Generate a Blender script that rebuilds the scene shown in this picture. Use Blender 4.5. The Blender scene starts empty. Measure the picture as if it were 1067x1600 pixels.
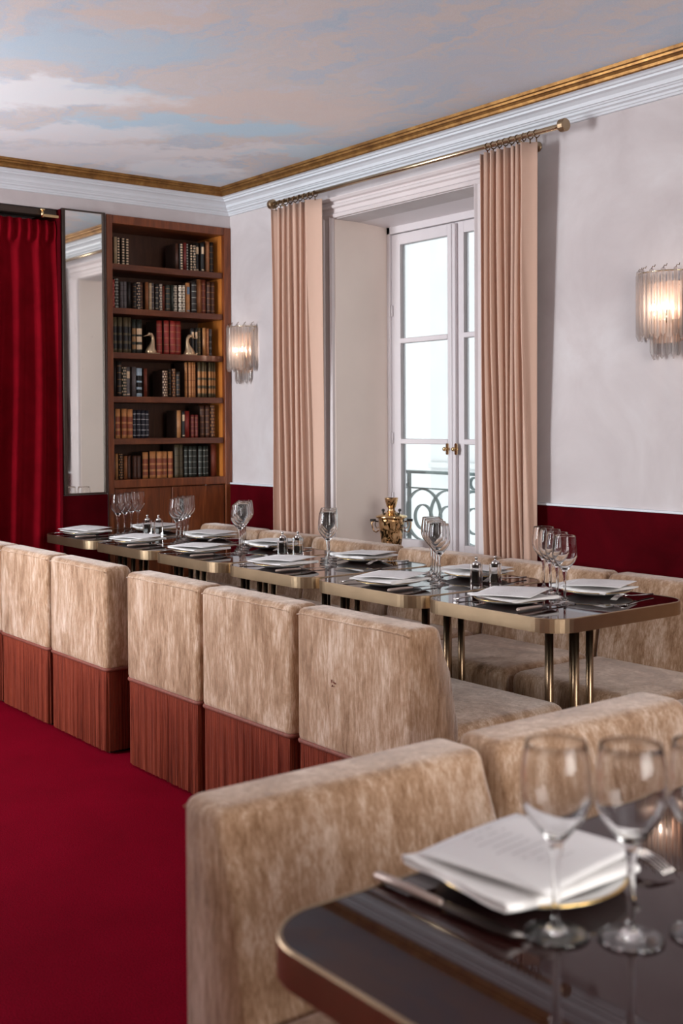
import bpy, bmesh, math, random
from mathutils import Vector, Matrix
random.seed(7)
S = bpy.context.scene
COL = S.collection
PI = math.pi

# ------------------------------------------------------------------ camera
cam = bpy.data.cameras.new('camera')
cam_o = bpy.data.objects.new('camera', cam); COL.objects.link(cam_o)
S.camera = cam_o
YAW, PIT, ROL = 2.48254251, -0.019787804, -0.0055607991
fw = Vector((math.cos(YAW)*math.cos(PIT), math.sin(YAW)*math.cos(PIT), math.sin(PIT)))
rt = fw.cross(Vector((0, 0, 1))).normalized(); up = rt.cross(fw)
c_, s_ = math.cos(ROL), math.sin(ROL)
r2 = rt*c_ + up*s_; u2 = up*c_ - rt*s_
m = Matrix((r2, u2, -fw)).transposed().to_4x4()
m.translation = Vector((5.983, -3.789, 1.35))
cam_o.matrix_world = m
cam.sensor_fit = 'VERTICAL'; cam.sensor_height = 36; cam.sensor_width = 24
cam.lens = 1814.755*36/1600
cam.shift_y = -(800-700.925)/1600
cam.clip_start = 0.05
cam.dof.use_dof = True
cam.dof.focus_distance = 4.6
cam.dof.aperture_fstop = 4.2

# ------------------------------------------------------------------ light
S.view_settings.view_transform = 'Standard'
S.view_settings.look = 'None'
S.view_settings.gamma = 1
S.view_settings.exposure = -0.18
S.view_settings.use_curve_mapping = False
try:
    S.cycles.max_bounces = 14; S.cycles.transmission_bounces = 12
    S.cycles.transparent_max_bounces = 16; S.cycles.diffuse_bounces = 5
    S.cycles.glossy_bounces = 6; S.cycles.sample_clamp_indirect = 4
    S.cycles.caustics_refractive = False; S.cycles.caustics_reflective = False
except Exception:
    pass
W = bpy.data.worlds.new('overcast_sky'); S.world = W; W.use_nodes = True
bg = W.node_tree.nodes['Background']
bg.inputs[0].default_value = (0.96, 0.98, 1.0, 1); bg.inputs[1].default_value = 3.1

def area(name, loc, rot, sx, sy, power, col):
    l = bpy.data.lights.new(name, 'AREA'); l.shape = 'RECTANGLE'; l.size = sx; l.size_y = sy
    l.energy = power; l.color = col
    o = bpy.data.objects.new(name, l); COL.objects.link(o)
    o.location = loc; o.rotation_euler = rot
    return o
# daylight through the window in the back wall (left of the frame)
area('daylight_back_window', (-0.16, -3.25, 1.55), (0, -PI/2, 0), 1.6, 0.75, 14, (0.93, 0.965, 1.0))
# daylight through the window beside the camera
area('daylight_side_window', (7.56, -2.65, 1.60), (0, PI/2, 0), 1.7, 1.5, 112, (1.0, 0.95, 0.90))
# main daylight, through the unseen window in the opposite wall
area('daylight_opposite_window', (0.62, -5.06, 1.70), (PI/2, 0, 0), 0.95, 1.6, 255, (0.94, 0.97, 1.0))

# ------------------------------------------------------------------ materials
def lin(r, g, b):
    f = lambda c: (c/255/12.92) if c/255 <= .04045 else ((c/255+.055)/1.055)**2.4
    return (f(r), f(g), f(b), 1)

class NT:
    def __init__(s, name):
        s.m = bpy.data.materials.new(name); s.m.use_nodes = True
        s.n = s.m.node_tree.nodes; s.l = s.m.node_tree.links
        s.p = s.n['Principled BSDF']; s.out = s.n['Material Output']
    def add(s, t, **k):
        nd = s.n.new(t)
        for a, b in k.items():
            if a.startswith('i_'): nd.inputs[a[2:]].default_value = b
            else: setattr(nd, a, b)
        return nd
    def link(s, a, b): s.l.new(a, b)
    def set(s, **k):
        for a, b in k.items(): s.p.inputs[a.replace('_', ' ')].default_value = b
    def coords(s, scale=(1, 1, 1), kind='Object', rnd=False):
        tc = s.add('ShaderNodeTexCoord'); mp = s.add('ShaderNodeMapping')
        mp.inputs['Scale'].default_value = scale
        s.link(tc.outputs[kind], mp.inputs[0])
        if rnd:
            oi = s.add('ShaderNodeObjectInfo'); mu = s.add('ShaderNodeMath', operation='MULTIPLY'); mu.inputs[1].default_value = 37
            s.link(oi.outputs['Random'], mu.inputs[0])
            cb = s.add('ShaderNodeCombineXYZ')
            for i in range(3): s.link(mu.outputs[0], cb.inputs[i])
            s.link(cb.outputs[0], mp.inputs['Location'])
        return mp.outputs[0]
    def noise(s, vec, scale, detail=4, rough=.55, dist=0):
        nd = s.add('ShaderNodeTexNoise'); nd.inputs['Scale'].default_value = scale
        nd.inputs['Detail'].default_value = detail; nd.inputs['Roughness'].default_value = rough
        nd.inputs['Distortion'].default_value = dist
        s.link(vec, nd.inputs['Vector']); return nd
    def ramp(s, fac, stops):
        r = s.add('ShaderNodeValToRGB'); e = r.color_ramp.elements
        while len(e) < len(stops): e.new(.5)
        for k, (p, c) in enumerate(stops): e[k].position = p; e[k].color = c
        s.link(fac, r.inputs[0]); return r.outputs[0]
    def bump(s, h, strength=.2, dist=.01, prev=None):
        b = s.add('ShaderNodeBump'); b.inputs['Strength'].default_value = strength; b.inputs['Distance'].default_value = dist
        s.link(h, b.inputs['Height'])
        if prev: s.link(prev, b.inputs['Normal'])
        return b.outputs[0]
    def mix(s, fac, a, b):
        x = s.add('ShaderNodeMix', data_type='RGBA')
        for v, i in ((fac, 0), (a, 6), (b, 7)):
            if hasattr(v, 'links'): s.link(v, x.inputs[i])
            else: x.inputs[i].default_value = v
        return x.outputs[2]

def simple(name, col, rough=.5, metal=0, var=.12, vs=8, bump=0, bs=60, scale=(1, 1, 1), **k):
    t = NT(name); v = t.coords(scale)
    n = t.noise(v, vs)
    a = tuple(c*(1-var) for c in col[:3])+(1,); b = tuple(min(1, c*(1+var)) for c in col[:3])+(1,)
    t.link(t.ramp(n.outputs[0], [(.3, a), (.7, b)]), t.p.inputs['Base Color'])
    t.set(Roughness=rough, Metallic=metal, **k)
    if bump:
        n2 = t.noise(v, bs); t.link(t.bump(n2.outputs[0], bump, .005), t.p.inputs['Normal'])
    return t.m

M = {}
# plaster wall, pinkish lavender white with soft trowelled clouds
t = NT('wall_plaster'); v = t.coords((1, 1, 1)); n = t.noise(v, 2.2, 6, .6, .6); n2 = t.noise(v, 9, 5, .6, .3)
c = t.ramp(n.outputs[0], [(.3, (.49, .44, .445, 1)), (.55, (.57, .525, .53, 1)), (.75, (.63, .60, .61, 1))])
t.link(c, t.p.inputs['Base Color']); t.set(Roughness=.75)
t.link(t.bump(n2.outputs[0], .08, .01), t.p.inputs['Normal']); M['wall'] = t.m
M['darkwall'] = simple('bounce_cut_red', (.12, .03, .03, 1), .7)  # dark colour given to an unseen wall to cut bounced light
M['beigewall'] = simple('bounce_cut_beige', (.42, .34, .30, 1), .7)  # mid tone given to the unseen wall behind to cut bounced light
M['reveal'] = simple('reveal_paint', (.86, .75, .68, 1), .6, var=.03, vs=3)
M['trim'] = simple('white_trim_paint', (.66, .70, .75, 1), .45, var=.03, vs=5)
M['architrave'] = simple('architrave_paint', (.66, .60, .60, 1), .5, var=.03, vs=5)
M['winpaint'] = simple('window_paint', (.72, .68, .70, 1), .4, var=.02, vs=4)
# gilt
t = NT('gilt_leaf'); v = t.coords(); n = t.noise(v, 14, 5, .7)
t.link(t.ramp(n.outputs[0], [(.3, (.15, .065, .018, 1)), (.6, (.33, .17, .05, 1)), (.8, (.5, .31, .12, 1))]), t.p.inputs['Base Color'])
t.set(Roughness=.42, Metallic=.7); M['gilt'] = t.m
# velvet wainscot / curtain / carpet
def velvet(name, dark, light, sheen, sc=(1, 1, 1), ns=5, bump=.1):
    t = NT(name); v = t.coords(sc); n = t.noise(v, ns, 6, .65, .5); n2 = t.noise(v, 160, 2)
    t.link(t.ramp(n.outputs[0], [(.3, dark), (.72, light)]), t.p.inputs['Base Color'])
    t.set(Roughness=.85, Sheen_Weight=sheen, Sheen_Roughness=.45); t.p.inputs['Specular IOR Level'].default_value = .04
    t.p.inputs['Sheen Tint'].default_value = (min(1, light[0]*4), light[1]*4, light[2]*4, 1)
    t.link(t.bump(n2.outputs[0], bump, .003), t.p.inputs['Normal']); return t.m
M['redvelvet'] = velvet('red_wall_velvet', (.05, .0005, .0025, 1), (.08, .0008, .004, 1), .0)
M['redcurtain'] = velvet('red_curtain_velvet', (.11, .0010, .004, 1), (.19, .002, .008, 1), .25)
t = NT('red_carpet'); v = t.coords(kind='Object'); n = t.noise(v, 3, 5, .6); n2 = t.noise(v, 260, 3, .7)
c = t.ramp(n.outputs[0], [(.3, (.22, .0014, .013, 1)), (.7, (.31, .0024, .020, 1))])
c2 = t.mix(t.ramp(n2.outputs[0], [(.35, (0, 0, 0, 1)), (.7, (1, 1, 1, 1))]), (.10, .001, .006, 1), c)
t.link(c2, t.p.inputs['Base Color']); t.set(Roughness=.95)
t.p.inputs['Specular IOR Level'].default_value = .02
t.link(t.bump(n2.outputs[0], .7, .01), t.p.inputs['Normal']); M['carpet'] = t.m
# chair velvet: streaky chenille, strong nap sheen
def chair_velvet(name, cols, sheen=.8, tint=(1, .93, .9, 1)):
    t = NT(name); v = t.coords((1, 1, .45), rnd=True)
    big = t.noise(v, 7, 6, .68, .6)
    v2 = t.coords((1, 1, .10), rnd=True); st = t.noise(v2, 300, 4, .7)
    v3 = t.coords((.25, .25, 1), rnd=True); st2 = t.noise(v3, 200, 3, .6)
    v4 = t.coords((1, 1, .16), rnd=True); md = t.noise(v4, 62, 4, .65, .3)
    acc = None
    for nz, wt in ((big, .50), (md, .30), (st, .30)):
        ad = t.add('ShaderNodeMath', operation='MULTIPLY_ADD'); ad.inputs[1].default_value = wt; ad.inputs[2].default_value = 0
        t.link(nz.outputs[0], ad.inputs[0])
        if acc: t.link(acc.outputs[0], ad.inputs[2])
        acc = ad
    c = t.ramp(ad.outputs[0], [(.44, cols[0]), (.55, cols[1]), (.68, cols[2])])
    t.link(c, t.p.inputs['Base Color'])
    t.set(Roughness=.7, Sheen_Weight=sheen, Sheen_Roughness=.35); t.p.inputs['Sheen Tint'].default_value = tint
    t.p.inputs['Specular IOR Level'].default_value = .2
    b1 = t.bump(st.outputs[0], .5, .005); b2 = t.bump(st2.outputs[0], .2, .004, b1)
    t.link(b2, t.p.inputs['Normal']); return t.m
M['velvet'] = chair_velvet('beige_chenille', [(.22, .115, .055, 1), (.43, .270, .165, 1), (.76, .60, .48, 1)])
# fringe: rust threads
t = NT('rust_fringe'); v = t.coords((1, 1, .012), rnd=True); n = t.noise(v, 330, 4, .7); n1 = t.noise(v, 9, 2)
c = t.ramp(n.outputs[0], [(.3, (.05, .007, .004, 1)), (.52, (.19, .030, .014, 1)), (.75, (.30, .062, .028, 1))])
t.link(c, t.p.inputs['Base Color']); t.set(Roughness=.8, Sheen_Weight=.1); t.p.inputs['Specular IOR Level'].default_value = .15; t.p.inputs['Sheen Tint'].default_value = (1, .4, .25, 1)
t.link(t.bump(n.outputs[0], .8, .006), t.p.inputs['Normal']); M['fringe'] = t.m
M['cord'] = simple('rust_cord', (.16, .035, .02, 1), .7, var=.3, vs=120)
# curtain linen
def linen(name, col):
    t = NT(name); v = t.coords((1, 1, 1)); a = t.noise(t.coords((1, 1, .05)), 300, 2); b = t.noise(t.coords((.05, .05, 1)), 300, 2)
    mu = t.add('ShaderNodeMath', operation='ADD'); t.link(a.outputs[0], mu.inputs[0]); t.link(b.outputs[0], mu.inputs[1])
    lo = tuple(x*.86 for x in col[:3])+(1,); hi = tuple(min(1, x*1.1) for x in col[:3])+(1,)
    t.link(t.ramp(mu.outputs[0], [(.35, lo), (.65, hi)]), t.p.inputs['Base Color'])
    t.set(Roughness=.9, Sheen_Weight=.15); t.p.inputs['Specular IOR Level'].default_value = .1
    t.link(t.bump(mu.outputs[0], .15, .002), t.p.inputs['Normal']); return t.m
M['linen'] = linen('dusty_pink_linen', (.54, .365, .285, 1))
# wood
def wood(name, a, b, c, rough=.35, sc=(6, 6, .8), det=1):
    t = NT(name); v = t.coords(sc); n = t.noise(v, 3.2, 7, .62, 1.2)
    n2 = t.noise(t.coords((30, 30, 2)), 3, 3)
    c1 = t.ramp(n.outputs[0], [(.3, a), (.5, b), (.7, c)])
    c2 = t.mix(t.ramp(n2.outputs[0], [(.4, (0, 0, 0, 1)), (.6, (.35, .35, .35, 1))]), c1, a)
    t.link(c2, t.p.inputs['Base Color']); t.set(Roughness=rough)
    t.link(t.bump(n2.outputs[0], .1, .002), t.p.inputs['Normal']); return t.m
M['wood'] = wood('mahogany', (.085, .020, .006, 1), (.19, .050, .015, 1), (.28, .080, .024, 1))
M['woodh'] = wood('mahogany_horizontal', (.07, .018, .007, 1), (.12, .034, .013, 1), (.18, .055, .02, 1), sc=(6, .8, 6))
M['woodin'] = wood('lit_panel_wood', (.42, .13, .022, 1), (.56, .19, .034, 1), (.66, .24, .05, 1), .4, sc=(5, 5, 1.5))  # right inner panel: its lit orange brightness is put into the wood colour
M['woodback'] = wood('bookcase_backboard', (.05, .018, .009, 1), (.075, .028, .014, 1), (.10, .04, .02, 1), .5)
# metals
M['brass'] = simple('brushed_brass', (.40, .29, .185, 1), .36, 1, .12, 6, .06, 90)
M['brassdark'] = simple('dark_bronze', (.15, .095, .055, 1), .3, .9, .2, 6)
M['brassrod'] = simple('satin_brass_rod', (.62, .50, .34, 1), .25, 1, .1, 8)
M['steel'] = simple('steel', (.55, .52, .50, 1), .22, 1, .06, 12)
M['iron'] = simple('painted_iron', (.20, .26, .26, 1), .5, 0, .1, 10)  # grey-green lifted so the colour carries the washed-out haze outside
M['darkmetal'] = simple('dark_metal_frame', (.055, .038, .03, 1), .4, .6, .1, 9)
# samovar brass
t = NT('aged_samovar_brass'); v = t.coords((1, 1, .7)); n = t.noise(v, 34, 5, .6, 1.5)
t.link(t.ramp(n.outputs[0], [(.42, (.03, .016, .006, 1)), (.48, (.60, .34, .15, 1)), (.7, (.85, .60, .36, 1))]), t.p.inputs['Base Color'])
t.set(Metallic=.9, Roughness=.28); M['samovar'] = t.m
M['polbrass'] = simple('polished_brass', (.72, .50, .26, 1), .16, 1, .08, 20)
# table top lacquer
t = NT('burgundy_lacquer'); v = t.coords(); n = t.noise(v, 2, 3)
t.link(t.ramp(n.outputs[0], [(.3, (.014, .003, .003, 1)), (.7, (.019, .005, .004, 1))]), t.p.inputs['Base Color'])
t.set(Roughness=.03, IOR=1.37); t.p.inputs['Specular Tint'].default_value = (1, .80, .78, 1); M['lacquer'] = t.m
# porcelain, cloth, paper
M['porcelain'] = simple('porcelain', (.74, .74, .73, 1), .12, 0, .02, 4)
M['gold'] = simple('gold_rim', (.72, .5, .2, 1), .25, 1, .05, 10)
M['napkin'] = simple('napkin_cotton', (.82, .80, .79, 1), .9, 0, .05, 30, .15, 400)
M['paper'] = simple('menu_paper', (.80, .79, .79, 1), .7, 0, .02, 10)
M['ink'] = simple('menu_ink', (.42, .41, .41, 1), .7, 0, .05, 10)
M['salt'] = simple('salt_grains', (.8, .8, .8, 1), .9, 0, .08, 300)
M['pepper'] = simple('pepper_corns', (.03, .022, .018, 1), .8, 0, .5, 300)
# glass
t = NT('clear_glass'); t.set(Roughness=0, IOR=1.32); t.p.inputs['Transmission Weight'].default_value = 1
t.p.inputs['Base Color'].default_value = (1, 1, 1, 1)
M['glass'] = t.m
t = NT('crystal'); t.set(Roughness=.02, IOR=1.28); t.p.inputs['Transmission Weight'].default_value = 1
t.p.inputs['Base Color'].default_value = (1, .97, .96, 1)
tr = t.add('ShaderNodeBsdfTransparent'); tl_ = t.add('ShaderNodeBsdfTranslucent'); tl_.inputs[0].default_value = (1, .95, .92, 1)
m1 = t.add('ShaderNodeMixShader'); m1.inputs[0].default_value = .40; t.link(t.p.outputs[0], m1.inputs[1]); t.link(tr.outputs[0], m1.inputs[2])
m2 = t.add('ShaderNodeMixShader'); m2.inputs[0].default_value = .26; t.link(m1.outputs[0], m2.inputs[1]); t.link(tl_.outputs[0], m2.inputs[2])
t.link(m2.outputs[0], t.out.inputs[0]); M['crystal'] = t.m
# window pane: clear, reflecting a little
t = NT('window_pane'); tr = t.add('ShaderNodeBsdfTransparent'); gl = t.add('ShaderNodeBsdfGlossy'); gl.inputs['Roughness'].default_value = .01
fr = t.add('ShaderNodeFresnel'); fr.inputs[0].default_value = 1.3; mx = t.add('ShaderNodeMixShader')
tr.inputs[0].default_value = (.97, .99, .985, 1)
t.link(fr.outputs[0], mx.inputs[0]); t.link(tr.outputs[0], mx.inputs[1]); t.link(gl.outputs[0], mx.inputs[2]); t.link(mx.outputs[0], t.out.inputs[0]); M['pane'] = t.m
# antique mirror
t = NT('antique_mirror'); v = t.coords((1, 1, .6)); n = t.noise(v, 16, 6, .75, .5); n2 = t.noise(v, 5, 3)
c = t.ramp(n.outputs[0], [(.28, (.30, .27, .22, 1)), (.36, (.88, .87, .84, 1))])
t.link(c, t.p.inputs['Base Color']); t.set(Metallic=1, Roughness=.05)
t.link(t.ramp(n2.outputs[0], [(.3, (.015, .015, .015, 1)), (.7, (.05, .05, .05, 1))]), t.p.inputs['Roughness']); M['mirror'] = t.m
# lamp
t = NT('warm_bulb'); em = t.add('ShaderNodeEmission'); em.inputs[0].default_value = (1, .78, .62, 1); em.inputs[1].default_value = 7
t.link(em.outputs[0], t.out.inputs[0]); M['bulb'] = t.m
M['rose'] = simple('rose_backplate', (.55, .36, .27, 1), .45, .3, .05, 6)
# outside
t = NT('stucco_grey'); v = t.coords(); n = t.noise(v, 1.6, 8, .65, .6)
t.link(t.ramp(n.outputs[0], [(.3, (.49, .515, .525, 1)), (.7, (.55, .57, .575, 1))]), t.p.inputs['Base Color']); t.set(Roughness=.95); M['stucco'] = t.m
M['stuccow'] = simple('stucco_white', (.60, .62, .63, 1), .95, 0, .02, 1)
# painted sky ceiling
t = NT('sky_mural'); v0 = t.coords(kind='Object')
wn = t.add('ShaderNodeTexNoise'); wn.inputs['Scale'].default_value = 2.0; wn.inputs['Detail'].default_value = 7; wn.inputs['Roughness'].default_value = .62
t.link(v0, wn.inputs['Vector'])
sb = t.add('ShaderNodeVectorMath', operation='SUBTRACT'); sb.inputs[1].default_value = (.5, .5, .5); t.link(wn.outputs['Color'], sb.inputs[0])
sc = t.add('ShaderNodeVectorMath', operation='SCALE'); sc.inputs['Scale'].default_value = 1.0; t.link(sb.outputs[0], sc.inputs[0])
wv = t.add('ShaderNodeVectorMath', operation='ADD'); t.link(v0, wv.inputs[0]); t.link(sc.outputs[0], wv.inputs[1])
# brush streaks running along the clouds
mp = t.add('ShaderNodeMapping'); mp.inputs['Rotation'].default_value = (0, 0, -.95); mp.inputs['Scale'].default_value = (.8, 3.4, 1); t.link(wv.outputs[0], mp.inputs[0])
st = t.noise(mp.outputs[0], 1.7, 8, .66, .4)
cur = t.ramp(st.outputs[0], [(.30, (.36, .44, .52, 1)), (.44, (.47, .47, .51, 1)), (.55, (.57, .48, .45, 1)), (.68, (.55, .51, .54, 1))])
D1 = Vector((.60, .80))   # picture-horizontal on the ceiling
blobs = [((1.72, -.98), .62, .26, (.62, .475, .42, 1), .85), ((1.75, -.62), .30, .22, (.62, .50, .46, 1), .6), ((1.22, -1.02), .70, .20, (.40, .53, .62, 1), .9),
         ((.95, -.62), .5, .13, (.66, .60, .60, 1), .8), ((1.55, -1.62), .3, .12, (.42, .53, .61, 1), .8), ((1.3, -1.78), .55, .22, (.70, .66, .66, 1), .9), ((1.95, -1.95), .6, .22, (.40, .50, .58, 1), .75),
         ((.75, -1.45), .6, .16, (.68, .62, .62, 1), .8), ((1.15, -.3), .34, .10, (.40, .52, .60, 1), .7), ((.45, -1.2), .7, .22, (.66, .60, .60, 1), .8), ((.5, -.6), .3, .2, (.70, .68, .70, 1), .7), ((2.45, -1.9), .25, .08, (.60, .46, .40, 1), .6),
         ((2.7, -.5), .5, .3, (.44, .46, .52, 1), .5)]
for (bx, by), ra, rb, colr, amt in blobs:
    a = t.add('ShaderNodeVectorMath', operation='SUBTRACT'); t.link(wv.outputs[0], a.inputs[0]); a.inputs[1].default_value = (bx, by, 2.745)
    mp = t.add('ShaderNodeMapping'); mp.vector_type = 'TEXTURE'
    mp.inputs['Rotation'].default_value = (0, 0, math.atan2(D1.y, D1.x)); mp.inputs['Scale'].default_value = (ra, rb, 1); t.link(a.outputs[0], mp.inputs[0])
    sx = t.add('ShaderNodeVectorMath', operation='MULTIPLY'); sx.inputs[1].default_value = (1, 1, 0); t.link(mp.outputs[0], sx.inputs[0])
    ln = t.add('ShaderNodeVectorMath', operation='LENGTH'); t.link(sx.outputs[0], ln.inputs[0])
    mr = t.add('ShaderNodeMapRange'); mr.interpolation_type = 'SMOOTHSTEP'
    for k, x in ((1, 1.25), (2, .62), (3, 0), (4, amt)): mr.inputs[k].default_value = x
    t.link(ln.outputs['Value'], mr.inputs[0]); cur = t.mix(mr.outputs[0], cur, colr)
fine = t.noise(t.coords((1, 1, 1)), 240, 2)
cur = t.mix(t.ramp(fine.outputs[0], [(.35, (.0, .0, .0, 1)), (.7, (.16, .16, .16, 1))]), cur, (.75, .73, .73, 1))
tint = t.add('ShaderNodeMix', data_type='RGBA', blend_type='MULTIPLY'); tint.inputs[0].default_value = 1; tint.inputs[7].default_value = (.90, 1.0, 1.05, 1); t.link(cur, tint.inputs[6])
hs = t.add('ShaderNodeHueSaturation'); hs.inputs['Value'].default_value = 1.5; hs.inputs['Saturation'].default_value = .95; t.link(tint.outputs[2], hs.inputs['Color']); t.link(hs.outputs[0], t.p.inputs['Base Color']); t.set(Roughness=.8); M['mural'] = t.m

# ------------------------------------------------------------------ mesh helpers
class MB:
    """collects shapes, links them as ONE mesh object"""
    def __init__(s): s.bm = bmesh.new(); s.mats = []
    def mi(s, mat):
        if mat is None: return 0
        if mat not in s.mats: s.mats.append(mat)
        return s.mats.index(mat)
    def face(s, vs, mi=0, smooth=False):
        try: f = s.bm.faces.new(vs)
        except ValueError: return None
        f.material_index = mi; f.smooth = smooth; return f
    def box(s, a, b, bev=0, mat=None, seg=2, rot=None):
        mi = s.mi(mat)
        x0, y0, z0 = a; x1, y1, z1 = b
        vs = [s.bm.verts.new(p) for p in ((x0, y0, z0), (x1, y0, z0), (x1, y1, z0), (x0, y1, z0), (x0, y0, z1), (x1, y0, z1), (x1, y1, z1), (x0, y1, z1))]
        fs = [s.face([vs[i] for i in q], mi) for q in ((3, 2, 1, 0), (4, 5, 6, 7), (0, 1, 5, 4), (1, 2, 6, 5), (2, 3, 7, 6), (3, 0, 4, 7))]
        if rot: 
            for v in vs: v.co = rot @ v.co
        if bev:
            es = list({e for f in fs for e in f.edges})
            r = bmesh.ops.bevel(s.bm, geom=es, offset=bev, segments=seg, profile=.5, affect='EDGES')
            for f in r['faces']: f.material_index = mi; f.smooth = seg > 1
        return s
    def lathe(s, prof, c=(0, 0, 0), seg=32, mat=None, smooth=True, cap=True, axis=None):
        mi = s.mi(mat); c = Vector(c); rings = []
        q = axis if axis else Matrix.Identity(3)
        for r, z in prof:
            if r < 1e-6: rings.append([s.bm.verts.new(c + q @ Vector((0, 0, z)))])
            else: rings.append([s.bm.verts.new(c + q @ Vector((r*math.cos(2*PI*k/seg), r*math.sin(2*PI*k/seg), z))) for k in range(seg)])
        for A, B in zip(rings, rings[1:]):
            for k in range(seg):
                k2 = (k+1) % seg
                if len(A) == 1 and len(B) == 1: continue
                if len(A) == 1: s.face([A[0], B[k2], B[k]], mi, smooth)
                elif len(B) == 1: s.face([A[k], A[k2], B[0]], mi, smooth)
                else: s.face([A[k], A[k2], B[k2], B[k]], mi, smooth)
        if cap:
            if len(rings[0]) > 1: s.face(rings[0][::-1], mi)
            if len(rings[-1]) > 1: s.face(rings[-1], mi)
        return s
    def tube(s, pts, rad, seg=10, mat=None, closed=False, flat=1.0):
        mi = s.mi(mat); pts = [Vector(p) for p in pts]; n = len(pts)
        rad = rad if isinstance(rad, (list, tuple)) else [rad]*n
        rings = []; prev = None
        for i, p in enumerate(pts):
            if closed: d = (pts[(i+1) % n]-pts[i-1]).normalized()
            else: d = (pts[min(i+1, n-1)]-pts[max(i-1, 0)]).normalized()
            if prev is None:
                a = Vector((0, 0, 1)) if abs(d.z) < .9 else Vector((1, 0, 0)); u = a.cross(d).normalized()
            else: u = (prev - d*prev.dot(d)).normalized()
            w = d.cross(u); prev = u
            rings.append([s.bm.verts.new(p+(u*math.cos(2*PI*k/seg)+w*math.sin(2*PI*k/seg)*flat)*rad[i]) for k in range(seg)])
        m_ = n if closed else n-1
        for i in range(m_):
            A, B = rings[i], rings[(i+1) % n]
            for k in range(seg): s.face([A[k], A[(k+1) % seg], B[(k+1) % seg], B[k]], mi, True)
        if not closed: s.face(rings[0][::-1], mi); s.face(rings[-1], mi)
        return s
    def prism(s, poly, z0, z1, mat=None, smooth=False, bev=0, seg=2, frame=None):
        """poly in local (x,y), extruded along local z; frame maps local->object"""
        mi = s.mi(mat); F = frame or (lambda x, y, z: Vector((x, y, z)))
        A = [s.bm.verts.new(F(x, y, z0)) for x, y in poly]; B = [s.bm.verts.new(F(x, y, z1)) for x, y in poly]; n = len(poly)
        fs = [s.face([A[k], A[(k+1) % n], B[(k+1) % n], B[k]], mi, smooth) for k in range(n)]
        f0 = s.face(A[::-1], mi); f1 = s.face(B, mi)
        if bev:
            es = list({e for f in fs+[f0, f1] for e in f.edges}) if bev > 0 else []
            r = bmesh.ops.bevel(s.bm, geom=es, offset=bev, segments=seg, profile=.5, affect='EDGES')
            for f in r['faces']: f.smooth = True; f.material_index = mi
        return s
    def grid(s, rows, mat=None, smooth=True, closed=False):
        mi = s.mi(mat); R = [[s.bm.verts.new(p) for p in r] for r in rows]
        for a, b in zip(R, R[1:]):
            n = len(a)
            for k in range(n if closed else n-1): s.face([a[k], a[(k+1) % n], b[(k+1) % n], b[k]], mi, smooth)
        return R
    def build(s, name, mat=None, parent=None, recalc=True, solid=0, subsurf=0, loc=None, smooth_all=False):
        if recalc: bmesh.ops.recalc_face_normals(s.bm, faces=s.bm.faces)
        if smooth_all:
            for f in s.bm.faces: f.smooth = True
        me = bpy.data.meshes.new(name); s.bm.to_mesh(me); s.bm.free()
        for mm in (s.mats or [mat]): me.materials.append(mm)
        o = bpy.data.objects.new(name, me); COL.objects.link(o)
        if parent: o.parent = parent
        if loc: o.location = loc
        if solid:
            md = o.modifiers.new('solid', 'SOLIDIFY'); md.thickness = solid; md.offset = 0
        if subsurf:
            md = o.modifiers.new('sub', 'SUBSURF'); md.levels = subsurf; md.render_levels = subsurf
        return o

def tag(o, label=None, cat=None, group=None, kind=None):
    if label: o['label'] = label
    if cat: o['category'] = cat
    if group: o['group'] = group
    if kind: o['kind'] = kind
    return o
def struct(mb, name, mat, **k):
    o = mb.build(name, mat, **k); o['kind'] = 'structure'; return o
def empty(name, loc, rz=0):
    o = bpy.data.objects.new(name, None); COL.objects.link(o); o.location = loc; o.rotation_euler = (0, 0, rz); o.empty_display_size = .1; return o
def kids(o): return [c for c in bpy.data.objects if c.parent == o]
def copy_tree(o, parent=None):
    c = o.copy(); COL.objects.link(c)
    if parent: c.parent = parent
    for ch in kids(o): copy_tree(ch, c)
    return c
def rrect(x0, y0, x1, y1, r, n=8):
    out = []
    for cx, cy, a in ((x1-r, y1-r, 0), (x0+r, y1-r, 90), (x0+r, y0+r, 180), (x1-r, y0+r, 270)):
        for k in range(n+1):
            t_ = math.radians(a+90*k/n); out.append((cx+r*math.cos(t_), cy+r*math.sin(t_)))
    return out

# ------------------------------------------------------------------ room shell
CZ = 2.745; XE = 7.4; YE = -4.9
OX0, OX1, OZ1, SILL = 1.04, 2.12, 2.452, 0.66           # window recess
struct(MB().box((-.4, YE-.1, -.1), (XE+.1, .42, 0)), 'floor', M['carpet'])
struct(MB().box((-.4, YE-.1, CZ), (XE+.1, .42, CZ+.12)), 'ceiling', M['mural'])
b = MB(); T_ = .42
SX0, SX1, SZ0, SZ1 = -3.5, -1.8, .7, 2.5                 # window in the far right wall
for (x0, x1, z0, z1) in ((-.3, OX0, 0, CZ), (OX0, OX1, 0, SILL-.03), (OX0, OX1, OZ1, CZ), (OX1, XE, 0, CZ)):
    b.box((x0, 0, z0), (x1, T_, z1))
struct(b, 'wall_window_side', M['wall'])
b = MB()
WY0, WY1, WZ0, WZ1 = -3.8, -2.7, .7, 2.5
OPY0, OPY1, OPZ = -2.35, -1.10, 2.54                     # curtained opening
for (y0, y1, z0, z1) in ((-.001-0.0, 0, 0, CZ), (-.82, 0, 2.547, CZ), (OPY1, -.82, 0, CZ), (OPY0, OPY1, OPZ, CZ), (WY1, OPY0, 0, CZ), (WY0, WY1, 0, WZ0), (WY0, WY1, WZ1, CZ), (YE, WY0, 0, CZ)):
    b.box((-.12, y0, z0), (0, y1, z1))
b.box((-.40, -.84, 0), (-.33, 0, 2.6))                   # masonry behind the bookcase
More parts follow.
